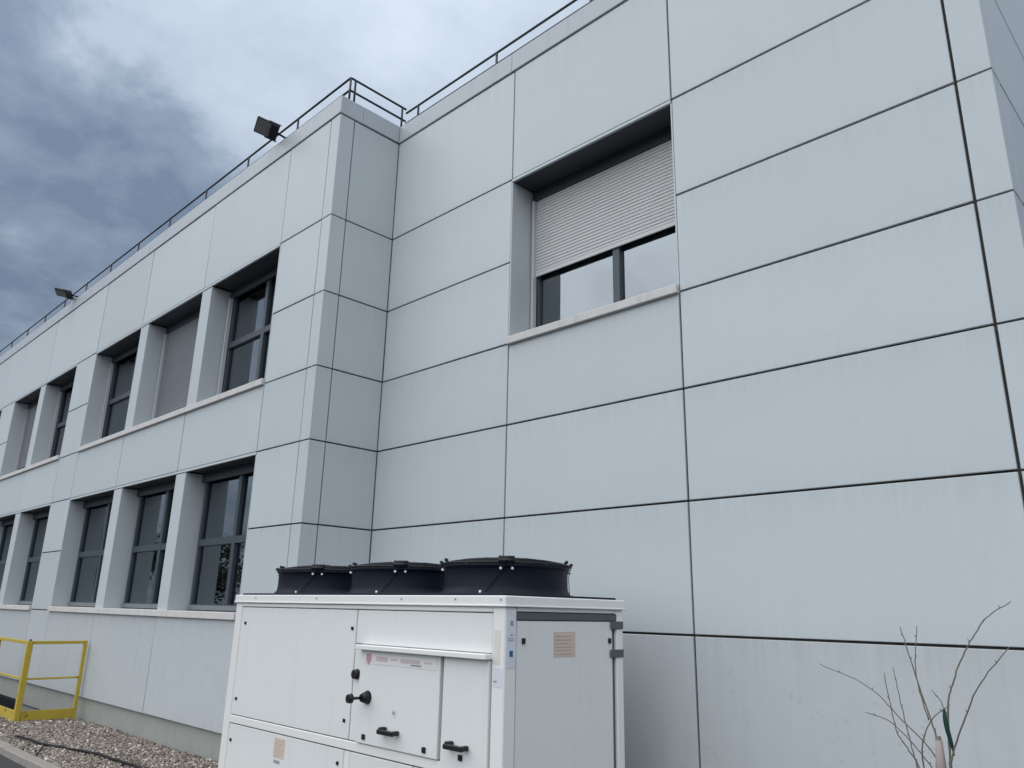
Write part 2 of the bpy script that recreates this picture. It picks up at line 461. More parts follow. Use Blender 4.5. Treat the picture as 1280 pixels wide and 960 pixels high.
def corner(xc, yc, xa, yb, z0, z1, low=False):
    """L-shaped corner panel: face -Y from xa to xc, face +X from yc to yb"""
    x0, y1 = xa + G, yb - G
    pts = [(x0, yc), (xc - .004, yc), (xc, yc + .004), (xc, y1), (xc - PT, y1), (xc - PT, yc + PT), (x0, yc + PT)]
    a, b = z0 + G, z1 - G; n = len(pts)
    V = [(x, y, a) for x, y in pts] + [(x, y, b) for x, y in pts]
    F = [tuple((i, (i + 1) % n, n + (i + 1) % n, n + i)) for i in range(n)] + [tuple(range(n))[::-1], tuple(range(n, 2 * n))]
    m = MB(); m.add(V, F)
    place(m.build('corner_panel', M['panel_low'] if low else M['panel'], B))
    back.box(xa, xc - BK, yc + BK, yb, z0, z1)

HEAD = {1: (Z['j3'], Z['j1']), 4: (Z['j6'], Z['j4'])}
# recessed wing
for r, (z0, z1) in enumerate(ROWS):
    low = r == 6
    bpanel(XC + 0.002, XR1, z0, z1, YA, low, gx=(0.003, G))
    if r not in (1, 2): bpanel(XR1, XR2, z0, z1, YA, low)
    bpanel(XR2, XR3, z0, z1, YA, low, gx=(G, 0.013))
    corner(XR4, YA, XR3, YD1, z0, z1, low)
    yy = YD1
    for yn in (8.48, 10.92, 13.36, YBACK): xpanel(yy, yn, z0, z1, XR4, low); yy = yn
    # return between the wings
    corner(XC, YC, XL1, YB1, z0, z1, low)
    xpanel(YB1, YA + 0.001, z0, z1, XC, low)
    # projecting wing
    if r == 0:
        J = [XL1, -9.43, -11.87, -14.43, -16.82, -20.17, -22.77, -24.0, -26.3, -28.65, XL_END]
    elif r in (3, 6):
        J = [XL1, -9.43, -11.89, -14.43, -16.82, -18.01, -20.36, -22.77, -24.0, -26.3, -28.65, XL_END]
    else:
        J = None
        for a, b in ((XL1, -9.43), (-16.82, -18.01), (-22.77, -24.0), (-28.65, XL_END)):
            bpanel(b, a, z0, z1, YC, low)
    if J:
        for a, b in zip(J, J[1:]): bpanel(b, a, z0, z1, YC, low)

# coping: strips along the roof edge
def coping(x0, x1, y0, y1):
    m = MB(); m.box(x0, x1, y0, y1, Z['j0'] + 0.013, Z['t'], 0.006)
    place(m.build('coping', M['coping'], B))
xs = [XL_END, -26.0, -22.0, -18.0, -14.0, -11.0, XC + 0.012]
for a, b in zip(xs, xs[1:]): coping(a, b - 0.004, YC - 0.012, YC + 0.36)
coping(XC - 0.36, XC + 0.012, YC + 0.364, YA - 0.016)
xs = [XC + 0.012, XR1 - 0.05, XR2 + 0.6, XR4 + 0.012]
for a, b in zip(xs, xs[1:]): coping(a + (0.004 if a != xs[0] else -0.37), b, YA - 0.012, YA + 0.36)
coping(XR4 - 0.36, XR4 + 0.012, YA + 0.364, YBACK)
back.box(XL_END, XC - 0.05, YC + BK, YC + 0.3, Z['j0'], Z['t'] - 0.03)
back.box(XC - 0.05, XR4 - 0.05, YA + BK, YA + 0.3, Z['j0'], Z['t'] - 0.03)
back.box(XC - 0.3, XC - 0.05, YC + 0.3, YA + 0.1, Z['j0'], Z['t'] - 0.03)
back.box(XR4 - 0.3, XR4 - 0.05, YA + 0.3, YBACK, Z['j0'], Z['t'] - 0.03)
back.box(XC - 0.3, XC + 0.004, YA - 0.004, YA + 0.25, Z['b'], Z['j0'])
place(back.build('wall_backing', M['backing'], B))

# shell: back wall, end wall, floors, roof
sh = MB()
sh.box(XL_END, XR4 - 0.05, YBACK, YBACK + 0.2, -1.2, 8.3)
sh.box(XL_END - 0.2, XL_END, YC + 0.05, YBACK + 0.2, -1.2, Z['t'] - 0.02)
place(sh.build('rear_wall', M['panel'], B))
rf = MB()
rf.box(XL_END, XC - 0.3, YC + 0.28, YBACK, 8.05, 8.22)
rf.box(XC - 0.3, XR4 - 0.28, YA + 0.28, YBACK, 8.05, 8.215)
place(rf.build('roof', M['roof'], B))
fl = MB()
fl.box(XL_END, XC - 0.3, YC + 0.6, YBACK, 3.80, 4.30)
fl.box(XC - 0.3, XR4 - 0.28, YA + 0.6, YBACK, 3.805, 4.305)
fl.box(XL_END, XC - 0.3, YC + 0.6, YBACK, 0.40, 0.55)
fl.box(XL_END, XC - 0.3, YC + 5.5, YC + 5.6, 0.55, 8.05)
for x in (XC - 0.35, -17.4, -23.4): fl.box(x - 0.06, x + 0.06, YC + 0.45, YC + 5.5, 0.56, 8.04)
place(fl.build('interior', M['room'], B))
# plinth
pl = MB()
pl.box(XL_END, XC - 0.06, YC + 0.055, YC + 0.35, -1.2, Z['b'] - 0.006)
pl.box(XC - 0.06, XR4 - 0.06, YA + 0.055, YA + 0.35, -1.2, Z['b'] - 0.006)
pl.box(XC - 0.35, XC - 0.06, YC + 0.35, YA + 0.1, -1.2, Z['b'] - 0.007)
pl.box(XR4 - 0.35, XR4 - 0.06, YA + 0.35, YBACK, -1.2, Z['b'] - 0.007)
place(pl.build('plinth', M['plinth'], B))
bw = MB(); bw.box(-19.5, -17.9, YC + 0.03, YC + 0.06, -0.62, -0.02)
place(tag(bw.build('basement_opening', M['flood'], B), 'black basement opening below ground level'))

# windows
def slats(x0, x1, y, z0, z1, pitch=0.040):
    """roller shutter curtain: one convex slat after another"""
    m = MB(); z = z1
    while z > z0 + 0.001:
        b = max(z - pitch, z0)
        prof = [(y + 0.010, z - 0.001), (y + 0.002, z - 0.007), (y, (z + b) / 2), (y + 0.002, b + 0.007), (y + 0.010, b + 0.001)]
        V = [(x0, p, q) for p, q in prof] + [(x1, p, q) for p, q in prof]
        m.add(V, [(i, i + 5, i + 6, i + 1) for i in range(4)])
        m.add([(x0, y + 0.011, z), (x1, y + 0.011, z), (x1, y + 0.011, b), (x0, y + 0.011, b)], [(0, 1, 2, 3)])
        z = b
    m.box(x0, x1, y - 0.002, y + 0.016, z0 - 0.045, z0 + 0.002, 0.004)
    return m
def window(xr, xl, z0, z1, y, depth, shut=0.0, transom=None, jamb_l=True, jamb_r=True, shade='shutter', sill_h=0.075, mull=0.55, blind=0.0, guides=True):
    """opening from xl to xr (xl<xr), z0..z1, wall face y; glass plane y+depth"""
    yg = y + depth
    f = MB(); fw = 0.055
    zt = z1 - 0.03
    zb = z0 + sill_h
    xi0, xi1 = xl + 0.035, xr - 0.035
    for a in ((xi0, xi0 + fw, zb, zt), (xi1 - fw, xi1, zb, zt)): f.box(a[0], a[1], yg - 0.02, yg + 0.06, a[2], a[3], 0.004)
    f.box(xi0 + fw, xi1 - fw, yg - 0.02, yg + 0.06, zt - 0.07, zt)
    f.box(xi0 + fw, xi1 - fw, yg - 0.03, yg + 0.06, zb, zb + 0.09)
    W = f.build('window', M['frame'], B); place(W)
    xm = xi0 + (xi1 - xi0) * mull
    def sub(name, mt, *a, c=0.004):
        q = MB(); q.box(*a, c); return q.build(name, mt, W)
    sub('mullion', M['frame'], xm - 0.045, xm + 0.045, yg - 0.028, yg + 0.058, zb + 0.09, zt - 0.07)
    spans = [(zb + 0.09, zt - 0.07)]
    if transom:
        zz = zb + (zt - zb) * transom
        for a, b in ((xi0 + fw, xm - 0.045), (xm + 0.045, xi1 - fw)):
            sub('transom', M['frame'], a, b, yg - 0.024, yg + 0.056, zz - 0.05, zz + 0.05)
        spans = [(zb + 0.09, zz - 0.05), (zz + 0.05, zt - 0.07)]
    for a, b in ((xi0 + fw, xm - 0.045), (xm + 0.045, xi1 - fw)):
        for p, q in spans:
            g = MB(); g.add([(a, yg + 0.022, p), (b, yg + 0.022, p), (b, yg + 0.022, q), (a, yg + 0.022, q)], [(0, 1, 2, 3)])
            g.build('pane', M['glass'], W)
    # lining of the opening
    if jamb_l: sub('jamb', M['panel'], xl - 0.004, xl + 0.012, y + 0.001, yg + 0.05, z0 + sill_h, z1 - 0.038, c=0.002)
    if jamb_r: sub('jamb', M['panel'], xr - 0.012, xr + 0.004, y + 0.001, yg + 0.05, z0 + sill_h, z1 - 0.038, c=0.002)
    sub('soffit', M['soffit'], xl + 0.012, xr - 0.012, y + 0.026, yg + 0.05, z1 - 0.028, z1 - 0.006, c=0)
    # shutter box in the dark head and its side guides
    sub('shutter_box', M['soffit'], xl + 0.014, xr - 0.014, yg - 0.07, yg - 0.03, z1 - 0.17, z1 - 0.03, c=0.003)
    if guides:
        sub('shutter_guide', M['guide'], xl + 0.030, xl + 0.065, yg - 0.095, yg - 0.032, zb, z1 - 0.17)
        sub('shutter_guide', M['guide'], xr - 0.065, xr - 0.030, yg - 0.095, yg - 0.032, zb, z1 - 0.17)
    if not guides: sub('bottom_rail', M['rail_grey'], xi0, xi1, yg - 0.045, yg - 0.031, zb + 0.01, zb + 0.075)
    if shut > 0:
        zs = (z1 - 0.16) - ((z1 - 0.16) - zb) * shut
        slats(xl + 0.066, xr - 0.066, yg - 0.052, zs + 0.045, z1 - 0.16).build('roller_shutter', M[shade], W)
    if blind > 0:
        sub('blind', M['blind'], xi0 + 0.05, xi1 - 0.05, yg + 0.16, yg + 0.17, zt - (zt - zb) * blind, zt, c=0)
    return W

def lintel_strip(x0, x1, y, z1):
    m = MB(); m.box(x0 + 0.003, x1 - 0.003, y - 0.006, y + 0.024, z1 - 0.036, z1 - 0.002, 0.002)
    place(m.build('drip_edge', M['panel'], B))
def pier(x0, x1, z0, z1, y, depth):
    m = MB(); m.box(x0 + 0.005, x1 - 0.005, y + 0.001, y + depth + 0.04, z0, z1 - 0.044, 0.005)
    place(m.build('window_pier', M['panel'], B))
def sill(x0, x1, y, z, depth, h=0.075):
    m = MB(); m.box(x0 + 0.004, x1 - 0.004, y - 0.045, y + depth - 0.034, z - 0.018, z + h - 0.004, 0.006)
    place(m.build('window_sill', M['sill'], B))

DC = 0.385
up_cfg = {(0, 0): dict(transom=0.52, shut=0.0), (0, 1): dict(shut=1.0, shade='shutter_grey'), (0, 2): dict(transom=0.5, blind=1.0),
          (1, 0): dict(transom=0.5), (1, 1): dict(shut=0.86, shade='shutter_grey'), (2, 0): dict(transom=0.5), (2, 1): dict(transom=0.5)}
for bi, bay in enumerate(BAYS):
    for k, (zz0, zz1) in enumerate((HEAD[1], HEAD[4])):
        for wi, (xr, xl) in enumerate(bay):
            cfg = dict(up_cfg[bi, wi]) if k == 0 else dict(transom=0.48, guides=False)
            window(xr, xl, zz0, zz1, YC, DC if k == 0 else 0.325, jamb_l=(wi == len(bay) - 1), jamb_r=(wi == 0), **cfg)
            if wi: pier(xr, bay[wi - 1][1], zz0 + 0.071, zz1, YC, DC)
        sill(bay[-1][1], bay[0][0], YC, zz0, DC if k == 0 else 0.325)
        lintel_strip(bay[-1][1], bay[0][0], YC, zz1)
window(XR2, XR1, Z['j3'], Z['j1'], YA, 0.415, shut=0.545, shade='shutter')
lintel_strip(XR1, XR2, YA, Z['j1'])
sill(XR1, XR2, YA, Z['j3'], 0.415)

# ------------------------------------------------------------------ roof guard rails
def guard(name, label, pts, posts, z0, ztop, zmid, ends=None):
    E_ = empty(name, (pts[0][0], pts[0][1], z0)); tag(E_, label, 'guard rail', 'guard rails along the roof edge')
    inv = Matrix.Translation((-pts[0][0], -pts[0][1], -z0))
    def put(m, n, mt):
        o = m.build(n, mt, E_); o.matrix_parent_inverse = inv; return o
    for zz, n in ((ztop, 'top_rail'), (zmid, 'middle_rail')):
        m = MB(); m.tube([(x, y, zz) for x, y in pts], 0.016, 8); put(m, n, M['blackrail'])
    for x, y in posts:
        m = MB(); m.tube([(x, y, z0), (x, y, ztop)], 0.016, 8)
        m.box(x - .05, x + .05, y - .05, y + .05, z0 - .004, z0 + .012)
        put(m, 'post', M['blackrail'])
ZT = Z['t'] + 0.002
YR = 4.98
posts = [(-8.27, YR)] + [(-9.68 - 1.572 * k, YR) for k in range(13)]
guard('roof_guard_rail', 'long dark tubular rail above the row of six facade windows', [(-8.27, YR), (-29.8, YR)], posts, ZT, 9.035, 8.83)
guard('roof_guard_rail', 'short dark rail over the narrow return between the two wings', [(-8.27, 4.99), (-8.27, 5.97)], [(-8.27, 5.06), (-8.27, 5.90)], ZT, 9.035, 8.83)
guard('roof_guard_rail', 'dark rail on the roof above the half lowered shutter', [(-8.26, 5.97), (-1.0, 5.97)],
      [(-7.97, 5.97)] + [(-6.32 + 1.6 * k, 5.97) for k in range(4)], ZT, 8.965, 8.78)

# ------------------------------------------------------------------ floodlights
def floodlight(x, y, z, label, n, xd, s=1.0):
    E_ = empty('floodlight', (x, y, z)); tag(E_, label, 'floodlight', 'floodlights on the roof edge')
    m = MB()
    m.box(-.20, .20, -.15, .15, -.025, .03, 0.012)
    m.box(-.15, .15, -.11, .11, .03, .048, 0.008)
    h = m.build('housing', M['flood'], E_)
    m = MB(); m.box(-.18, .06, -.13, .13, -.031, -.024, 0.002); m.build('lens', M['floodglass'], E_)
    m = MB(); m.box(.07, .19, -.14, .14, -.06, -.026, 0.008); m.build('driver_box', M['flood'], E_)
    br = MB(); br.tube([(.2, 0, 0), (.34, .02, .0), (.50, .10, .0)], 0.02, 8); br.box(.0, .22, -.165, -.155, -.02, .02); br.box(.0, .22, .155, .165, -.02, .02)
    br.build('bracket', M['flood'], E_)
    zd = -Vector(n).normalized(); xd = Vector(xd); xd = (xd - zd * xd.dot(zd)).normalized(); yd_ = zd.cross(xd)
    E_.rotation_euler = Matrix((xd, yd_, zd)).transposed().to_euler(); E_.scale = (s, s, s)
    return E_
floodlight(-9.80, 4.55, 8.70, 'black floodlight on the parapet beside the building corner', (.42, -.40, -.82), (.5, .7, -.5), 0.85)
floodlight(-19.15, 4.55, 8.66, 'black floodlight further along the parapet away from the corner', (.15, -.25, -.95), (.5, .8, -.1), 0.9)

# ------------------------------------------------------------------ chiller
CH = empty('air_chiller', (-5.587, 4.399, 0)); tag(CH, 'white box-shaped outdoor chiller with three black fans on top', 'chiller')
# the unit is drawn at a 3.17 m length and built at 3.71 m (three fans of about 0.95 m)
XF = lambda v: ((v[0] + 4.775) * 1.17, (v[1] - 3.76) * 1.17, (v[2] - 0.2615) * 1.17)
def cput(m, n, mt, parent=None, label=None):
    o = m.build(n, mt, parent or CH)
    if label: o['label'] = label
    return o
def cbox(n, mt, x0, x1, y0, y1, z0, z1, c=0.004, parent=None, label=None):
    m = MB(); m.box(x0, x1, y0, y1, z0, z1, c); return cput(m, n, mt, parent, label)
XW, XE, YF, YBk = -6.36, -3.19, 3.217, 4.312
ZC = 1.83
cbox('cabinet', M['seam'], XW + .02, XE - .02, YF + .02, YBk - .02, 0.36, ZC - .02, 0)
for x0, x1 in ((XW, XW + .10), (XE - .10, XE)):
    for y0, y1 in ((YF, YF + .095), (YBk - .07, YBk)):
        cbox('corner_post', M['white_lip'], x0, x1, y0, y1, 0.292, ZC - 0.003, 0.006)
cbox('base_frame', M['white_lip'], XW + .1, XE - .1, YF + .004, YBk - .004, 0.29, 0.40, 0.006)
# front (facing -Y)
FP = YF + .006
top_z, mid_hi, mid_lo = 1.79, 0.973, 0.912
cbox('access_panel', M['white'], XW + .104, -4.628, FP, FP + .02, mid_hi, top_z)
cbox('access_panel', M['white'], -4.617, XE - .104, FP + .001, FP + .02, 1.573, top_z)
cbox('front_strip', M['white'], -4.617, -4.531, FP + .001, FP + .02, mid_hi, 1.568)
cbox('front_rail', M['white_lip'], XW + .1, XE - .1, YF + .002, YF + .03, mid_lo, mid_hi - .006)
cbox('front_rail', M['white_lip'], XW + .1, XE - .1, YF + .002, YF + .03, top_z + .006, ZC - .004)
cbox('access_panel', M['white'], XW + .104, -4.665, FP, FP + .02, 0.41, mid_lo - .008)
cbox('access_panel', M['white'], -4.59, -3.95, FP, FP + .02, 0.41, mid_lo - .008)
cbox('access_panel', M['white'], -3.94, XE - .104, FP, FP + .02, 0.41, mid_lo - .008)
cbox('front_strip', M['white_lip'], -4.66, -4.597, FP + .002, FP + .02, 0.41, mid_lo - .008)
d1 = cbox('door', M['white'], -4.522, -3.712, YF - .012, FP + .018, mid_hi, 1.538)
d2 = cbox('door', M['white'], -3.682, XE - .108, YF - .012, FP + .018, 0.93, 1.538)
cbox('rain_strip', M['white_lip'], -4.535, XE - .098, YF - .055, FP + .01, 1.540, 1.570, 0.004)
def handle(x, z, door):
    m = MB(); yy = YF - .012
    m.box(x, x + .035, yy - .045, yy, z - .018, z + .022, .004); m.box(x + .005, x + .165, yy - .062, yy - .04, z - .016, z + .012, .005)
    m.box(x + .135, x + .16, yy - .045, yy, z - .014, z + .012, .004)
    m.build('handle', M['blackplastic'], door)
handle(-4.225, 1.075, d1); handle(-3.60, 1.068, d2)
def latch(x, z, parent=None, y=None, big=False):
    y = FP if y is None else y
    s = .016 if big else .011
    m = MB(); m.box(x - s, x + s, y - .010, y + .002, z - s, z + s, .003)
    cput(m, 'latch', M['blackplastic'], parent)
for x, z in ((-6.179, 1.668), (-4.664, 1.669), (-4.681, 1.084), (-6.194, 1.092), (-6.206, .789), (-4.72, 0.82)): latch(x, z)
for x, z in ((-4.428, 1.014), (-3.824, 1.012)): latch(x, z, d1, YF - .012, True)
latch(-3.505, 1.012, d2, YF - .012, True)
# isolator switch: base, shaft, knob; round cap above
def disc(cx, cz, y0, y1, r0, r1=None, n=20):
    m = MB(); m.tube([(cx, y1, cz), (cx, y0, cz)], [r0, r1 or r0], n); return m
yd0 = YF - .012
sw = cput(disc(-4.415, 1.250, yd0 - .05, yd0 + .002, .044, .024), 'rotary_switch', M['blackplastic'], d1)
disc(-4.415, 1.250, yd0 - .13, yd0 - .045, .009).build('shaft', M['blackplastic'], sw)
disc(-4.415, 1.250, yd0 - .152, yd0 - .126, .030, .026).build('knob', M['blackplastic'], sw)
cput(disc(-4.574, 1.38, FP - .03, FP + .002, .034, .028), 'round_cap', M['blackplastic'])
# badge row under the rain strip, small round keyhole label
def flat(n, mt, x0, x1, z0, z1, y, parent=None, label=None):
    m = MB(); m.box(x0, x1, y - .0015, y, z0, z1); return cput(m, n, mt, parent, label)
yd = YF - .0125
bs = flat('badge_strip', M['print_pink'], -4.49, -3.74, 1.455, 1.520, yd, d1)
m = MB(); yy = yd - .0016
m.add([(-4.455, yy, 1.518), (-4.400, yy, 1.518), (-4.398, yy, 1.475), (-4.428, yy, 1.447), (-4.457, yy, 1.475)], [(0, 4, 3, 2, 1)])
m.build('emblem', M['emblem'], bs)
for x0, x1, z0, z1 in ((-4.345, -4.225, 1.478, 1.505), (-4.19, -4.13, 1.488, 1.500), (-4.09, -3.90, 1.480, 1.502), (-3.99, -3.885, 1.466, 1.475), (-3.86, -3.79, 1.487, 1.496)):
    flat('print', M['print_red'] if x0 < -4.2 else M['print_dark'] if z1 < 1.48 else M['print_red'], x0, x1, z0, z1, yd - .0016, bs)
kl = cput(disc(-4.131, 1.185, yd - .0015, yd, .026), 'round_label', M['sticker_w'], d1)
disc(-4.131, 1.185, yd - .004, yd - .001, .010).build('keyhole', M['print_dark'], kl)
def sticker(x0, x1, z0, z1):
    s = flat('sticker', M['sticker'], x0, x1, z0, z1, FP - .0005, None, 'faded beige sticker')
    n = 6
    for i in range(n):
        zz = z1 - (i + .8) * (z1 - z0) / (n + .6)
        q = MB(); q.box(x0 + .012, x1 - .015 - .02 * (i % 3), FP - .003, FP - .0019, zz - .003, zz + .003); q.build('print', M['sticker_print'], s)
sticker(-5.545, -5.40, .752, .882)
flat('small_label', M['print_dark'], -5.53, -5.45, .715, .735, FP - .0005)
# side (facing +X)
SX = XE - .006
cbox('side_panel', M['white'], SX - .02, SX, YF + .104, 4.205, 0.41, 1.752)
cbox('gasket_strip', M['greytape'], SX - .02, SX + .004, YF + .100, YBk - .005, 1.757, 1.798, .002)
cbox('gasket_strip', M['greytape'], XE + .0005, XE + .006, 4.178, YBk - .004, 1.707, 1.755, .001)
cbox('gasket_strip', M['greytape'], XE + .0005, XE + .006, 4.172, YBk - .002, 1.535, 1.582, .001)
cbox('side_rail', M['white_lip'], SX - .02, SX + .002, YF + .1, YBk - .07, 1.803, ZC - .004, .002)
for y, z in ((3.372, 1.642), (4.172, 1.636)):
    m = MB(); m.box(SX - .002, SX + .01, y - .013, y + .013, z - .016, z + .016, .003); cput(m, 'latch', M['blackplastic'])
m = MB(); m.box(SX, SX + .0015, 3.632, 3.832, 1.548, 1.692)
st = cput(m, 'sticker', M['sticker'], None, 'square faded beige sticker on the side panel')
for i in range(6):
    q = MB(); q.box(SX + .0016, SX + .003, 3.645, 3.805 - .03 * (i % 2), 1.565 + .02 * i, 1.57 + .02 * i); q.build('print', M['sticker_print'], st)
# labels on the corner post
def pl_x(n, mt, y0, y1, z0, z1, lift=0.0015, parent=None):
    m = MB(); m.box(XE + lift - .0014, XE + lift, y0, y1, z0, z1); return cput(m, n, mt, parent)
ls = pl_x('label_strip', M['sticker_w'], 3.232, 3.302, 1.50, 1.80)
pl_x('print', M['print_dark'], 3.258, 3.280, 1.725, 1.752, .003, ls); pl_x('print', M['print_dark'], 3.258, 3.276, 1.672, 1.678, .003, ls)
pl_x('print', M['print_dark'], 3.24, 3.29, 1.655, 1.658, .003, ls); pl_x('print', M['print_dark'], 3.24, 3.285, 1.645, 1.648, .003, ls)
pl_x('round_print', M['blue'], 3.255, 3.281, 1.560, 1.592, .003, ls)
flat('label_strip', M['sticker_cream'], XE - .085, XE - .035, 1.52, 1.70, YF - .0002)
ls2 = flat('label_strip', M['sticker_w'], XE - .085, XE - .012, 1.40, 1.50, YF - .0002)
flat('print', M['print_dark'], XE - .08, XE - .055, 1.425, 1.433, YF - .0018, ls2)
# lid
m = MB(); m.box(XW - .012, XE + .012, YF - .012, YBk + .012, ZC + .004, ZC + .058, .005)
lid = cput(m, 'lid', M['white_lip'])
m = MB(); m.box(XW - .017, XE + .017, YF - .017, YBk + .017, ZC - .003, ZC + .008, .003); m.build('drip_edge', M['white_lip'], lid)
for x in (-6.02, -5.12, -4.12, -3.60, -3.215):
    m = MB(); m.tube([(x, YF - .010, ZC + .036), (x, YF - .0165, ZC + .036)], .006, 8); m.build('screw', M['print_dark'], lid)
cbox('fan_deck', M['fanblack'], XW + .05, XE - .03, YF + .02, YBk - .03, ZC + .059, ZC + .072, .003)
ZD = ZC + .072
def fan(cx, cy):
    ring = MB()
    prof = [(.435, 0), (.43, .012), (.416, .025), (.410, .05), (.408, .12), (.410, .170), (.414, .180), (.422, .186), (.424, .204), (.405, .208), (.388, .204), (.380, .12), (.385, .05), (.41, .004)]
    prof = [(r_, z_ * .9) for r_, z_ in prof]
    ring.lathe(prof, (cx, cy, ZD), 64)
    F_ = cput(ring, 'fan', M['fanblack'])
    g = MB()
    def gz(r): return ZD + .186 + .050 * max(0.0, 1 - (r / .43) ** 2) ** .75
    for r in (.425, .40, .355, .30, .245, .19, .135):
        pts = [(cx + r * math.cos(2 * math.pi * k / 40), cy + r * math.sin(2 * math.pi * k / 40), gz(r) + .003) for k in range(41)]
        g.tube(pts, .0035 if r < .42 else .006, 5, False)
    for k in range(32):
        a = 2 * math.pi * k / 32
        g.tube([(cx + r * math.cos(a), cy + r * math.sin(a), gz(r)) for r in (.432, .42, .40, .34, .26, .18, .13)], .0032, 4, False)
    for k in range(4):
        a = math.pi / 4 + k * math.pi / 2
        for d in (-.05, .05):
            g.tube([(cx + r * math.cos(a + d / max(r, .1) * .35), cy + r * math.sin(a + d / max(r, .1) * .35), gz(r) + .004) for r in (.436, .42, .36, .26, .12)], .008, 6)
    g.build('guard', M['wire'], F_)
    h = MB(); h.lathe([(0.001, .03), (.10, .03), (.11, .05), (.11, .17), (.09, .20), (.001, .205)], (cx, cy, ZD), 24); h.build('motor', M['wire'], F_)
    b = MB()
    for k in range(5):
        a0 = 2 * math.pi * k / 5
        V = []
        for i in range(6):
            r = .10 + .27 * i / 5
            for q, zz in ((-.32, .03), (.0, .085), (.32, .13)):
                a = a0 + q * (1.1 - .3 * i / 5) + .12 * i
                V.append((cx + r * math.cos(a), cy + r * math.sin(a), ZD + zz))
        b.add(V, [(i * 3 + j, i * 3 + j + 1, i * 3 + j + 4, i * 3 + j + 3) for i in range(5) for j in range(2)], True)
    b.build('blade_rotor', M['wire'], F_)
    # bracket pairs with pale bolts on the rim, bolts on the foot
    for k in range(4):
        a = -math.pi / 4 + k * math.pi / 2
        for d in (-.085, .085):
            aa = a + d
            p = Vector((math.cos(aa), math.sin(aa), 0)); c0 = Vector((cx, cy, ZD + .155))
            t = MB(); t.tube([c0 + p * .400, c0 + p * .430], .0085, 8); t.build('bolt', M['bolt'], F_)
        for d in (-.36,):
            aa = a + d
            t = MB(); t.tube([(cx + .447 * math.cos(aa), cy + .447 * math.sin(aa), ZD), (cx + .447 * math.cos(aa), cy + .447 * math.sin(aa), ZD + .02)], .008, 8); t.build('bolt', M['bolt'], F_)
        p0 = (cx + .437 * math.cos(a), cy + .437 * math.sin(a), ZD + .20)
        aa = a - .30
        t = MB(); t.tube([p0, (cx + .415 * math.cos(a - .1), cy + .415 * math.sin(a - .1), ZD + .12), (cx + .43 * math.cos(aa), cy + .43 * math.sin(aa), ZD + .015)], .0025, 5)
        t.build('stay_wire', M['fanblack'], F_)
        t = MB()
        for r_, h_ in ((.43, .202), (.40, .220)):
            q = Vector((math.cos(a), math.sin(a), 0)); n_ = Vector((-math.sin(a), math.cos(a), 0)); o_ = Vector((cx, cy, ZD))
            t.tube([o_ + q * r_ - n_ * .05 + Vector((0, 0, h_)), o_ + q * r_ + n_ * .05 + Vector((0, 0, h_))], .012, 6)
        t.build('guard_clamp', M['wire'], F_)
for cxf in (-3.735, -4.79, -5.86): fan(cxf, 3.765)
XF = None
pad = MB(); pad.box(-7.62, -3.55, 3.60, 5.20, -0.05, 0.032, 0.012)
tag(pad.build('concrete_pad', M['concrete']), 'low concrete pad under the white chiller', 'pad')

# ------------------------------------------------------------------ yellow guard by the light well
YG = empty('yellow_guard_rail', (-14.4, 3.91, 0)); tag(YG, 'yellow steel guard rail with toe boards at the foot of the facade', 'guard rail')
YINV = Matrix.Translation((14.4, -3.91, 0))
def yb(n, *a, c=.004):
    m = MB(); m.box(*a, c); o = m.build(n, M['yellow'], YG); o.matrix_parent_inverse = YINV
    return o
yb('post', -14.44, -14.36, 3.87, 3.95, 0.0, 1.20)
yb('post', -14.425, -14.375, 4.70, 4.75, 0.0, 1.20)
yb('top_rail', -14.422, -14.378, 3.952, 4.698, 1.15, 1.198)
yb('middle_rail', -14.415, -14.385, 3.952, 4.698, 0.62, 0.65)
yb('toe_board', -14.405, -14.39, 3.952, 4.698, 0.02, 0.17)
x = -14.44
for k in range(3):
    x2 = x - 1.75
    yb('top_rail', x2 + .004, x - .004 - (0 if k == 0 else .075), 3.888, 3.932, 1.15, 1.198)
    yb('middle_rail', x2 + .004, x - .004 - (0 if k == 0 else .075), 3.895, 3.925, 0.62, 0.65)
    yb('toe_board', x2 + .004, x - .004 - (0 if k == 0 else .075), 3.90, 3.915, 0.02, 0.17)
    yb('post', x2 - .075, x2, 3.872, 3.948, 0, 1.20)
    x = x2
m = MB(); m.box(-14.415, -14.385, 3.895, 3.925, 1.201, 1.225, .004)
o = m.build('post_cap', M['blackplastic'], YG); o.matrix_parent_inverse = YINV

# ------------------------------------------------------------------ hose on the gravel
m = MB()
ctrl = [(-12.75, 3.50), (-12.3, 3.55), (-11.9, 3.60), (-11.3, 3.72), (-10.7, 3.86), (-10.2, 3.92), (-9.6, 3.93), (-8.9, 3.90), (-8.2, 3.97), (-7.66, 4.10)]
pts = []
for i in range(len(ctrl) - 1):
    for t in range(4):
        u = t / 4; a, b = ctrl[i], ctrl[i + 1]
        pts.append((a[0] + (b[0] - a[0]) * u, a[1] + (b[1] - a[1]) * u, 0.045 + .008 * math.sin(i * 2 + t)))
m.tube(pts, 0.016, 8)
tag(m.build('hose', M['hose']), 'thin black hose lying across the gravel', 'hose')
m = MB(); m.tube([(-11.85, 3.60, .045), (-11.6, 3.50, .045), (-11.35, 3.40, .04), (-11.1, 3.30, .045)], 0.009, 6)
tag(m.build('cable', M['hose']), 'short dark cable end lying beside the hose on gravel', 'cable')

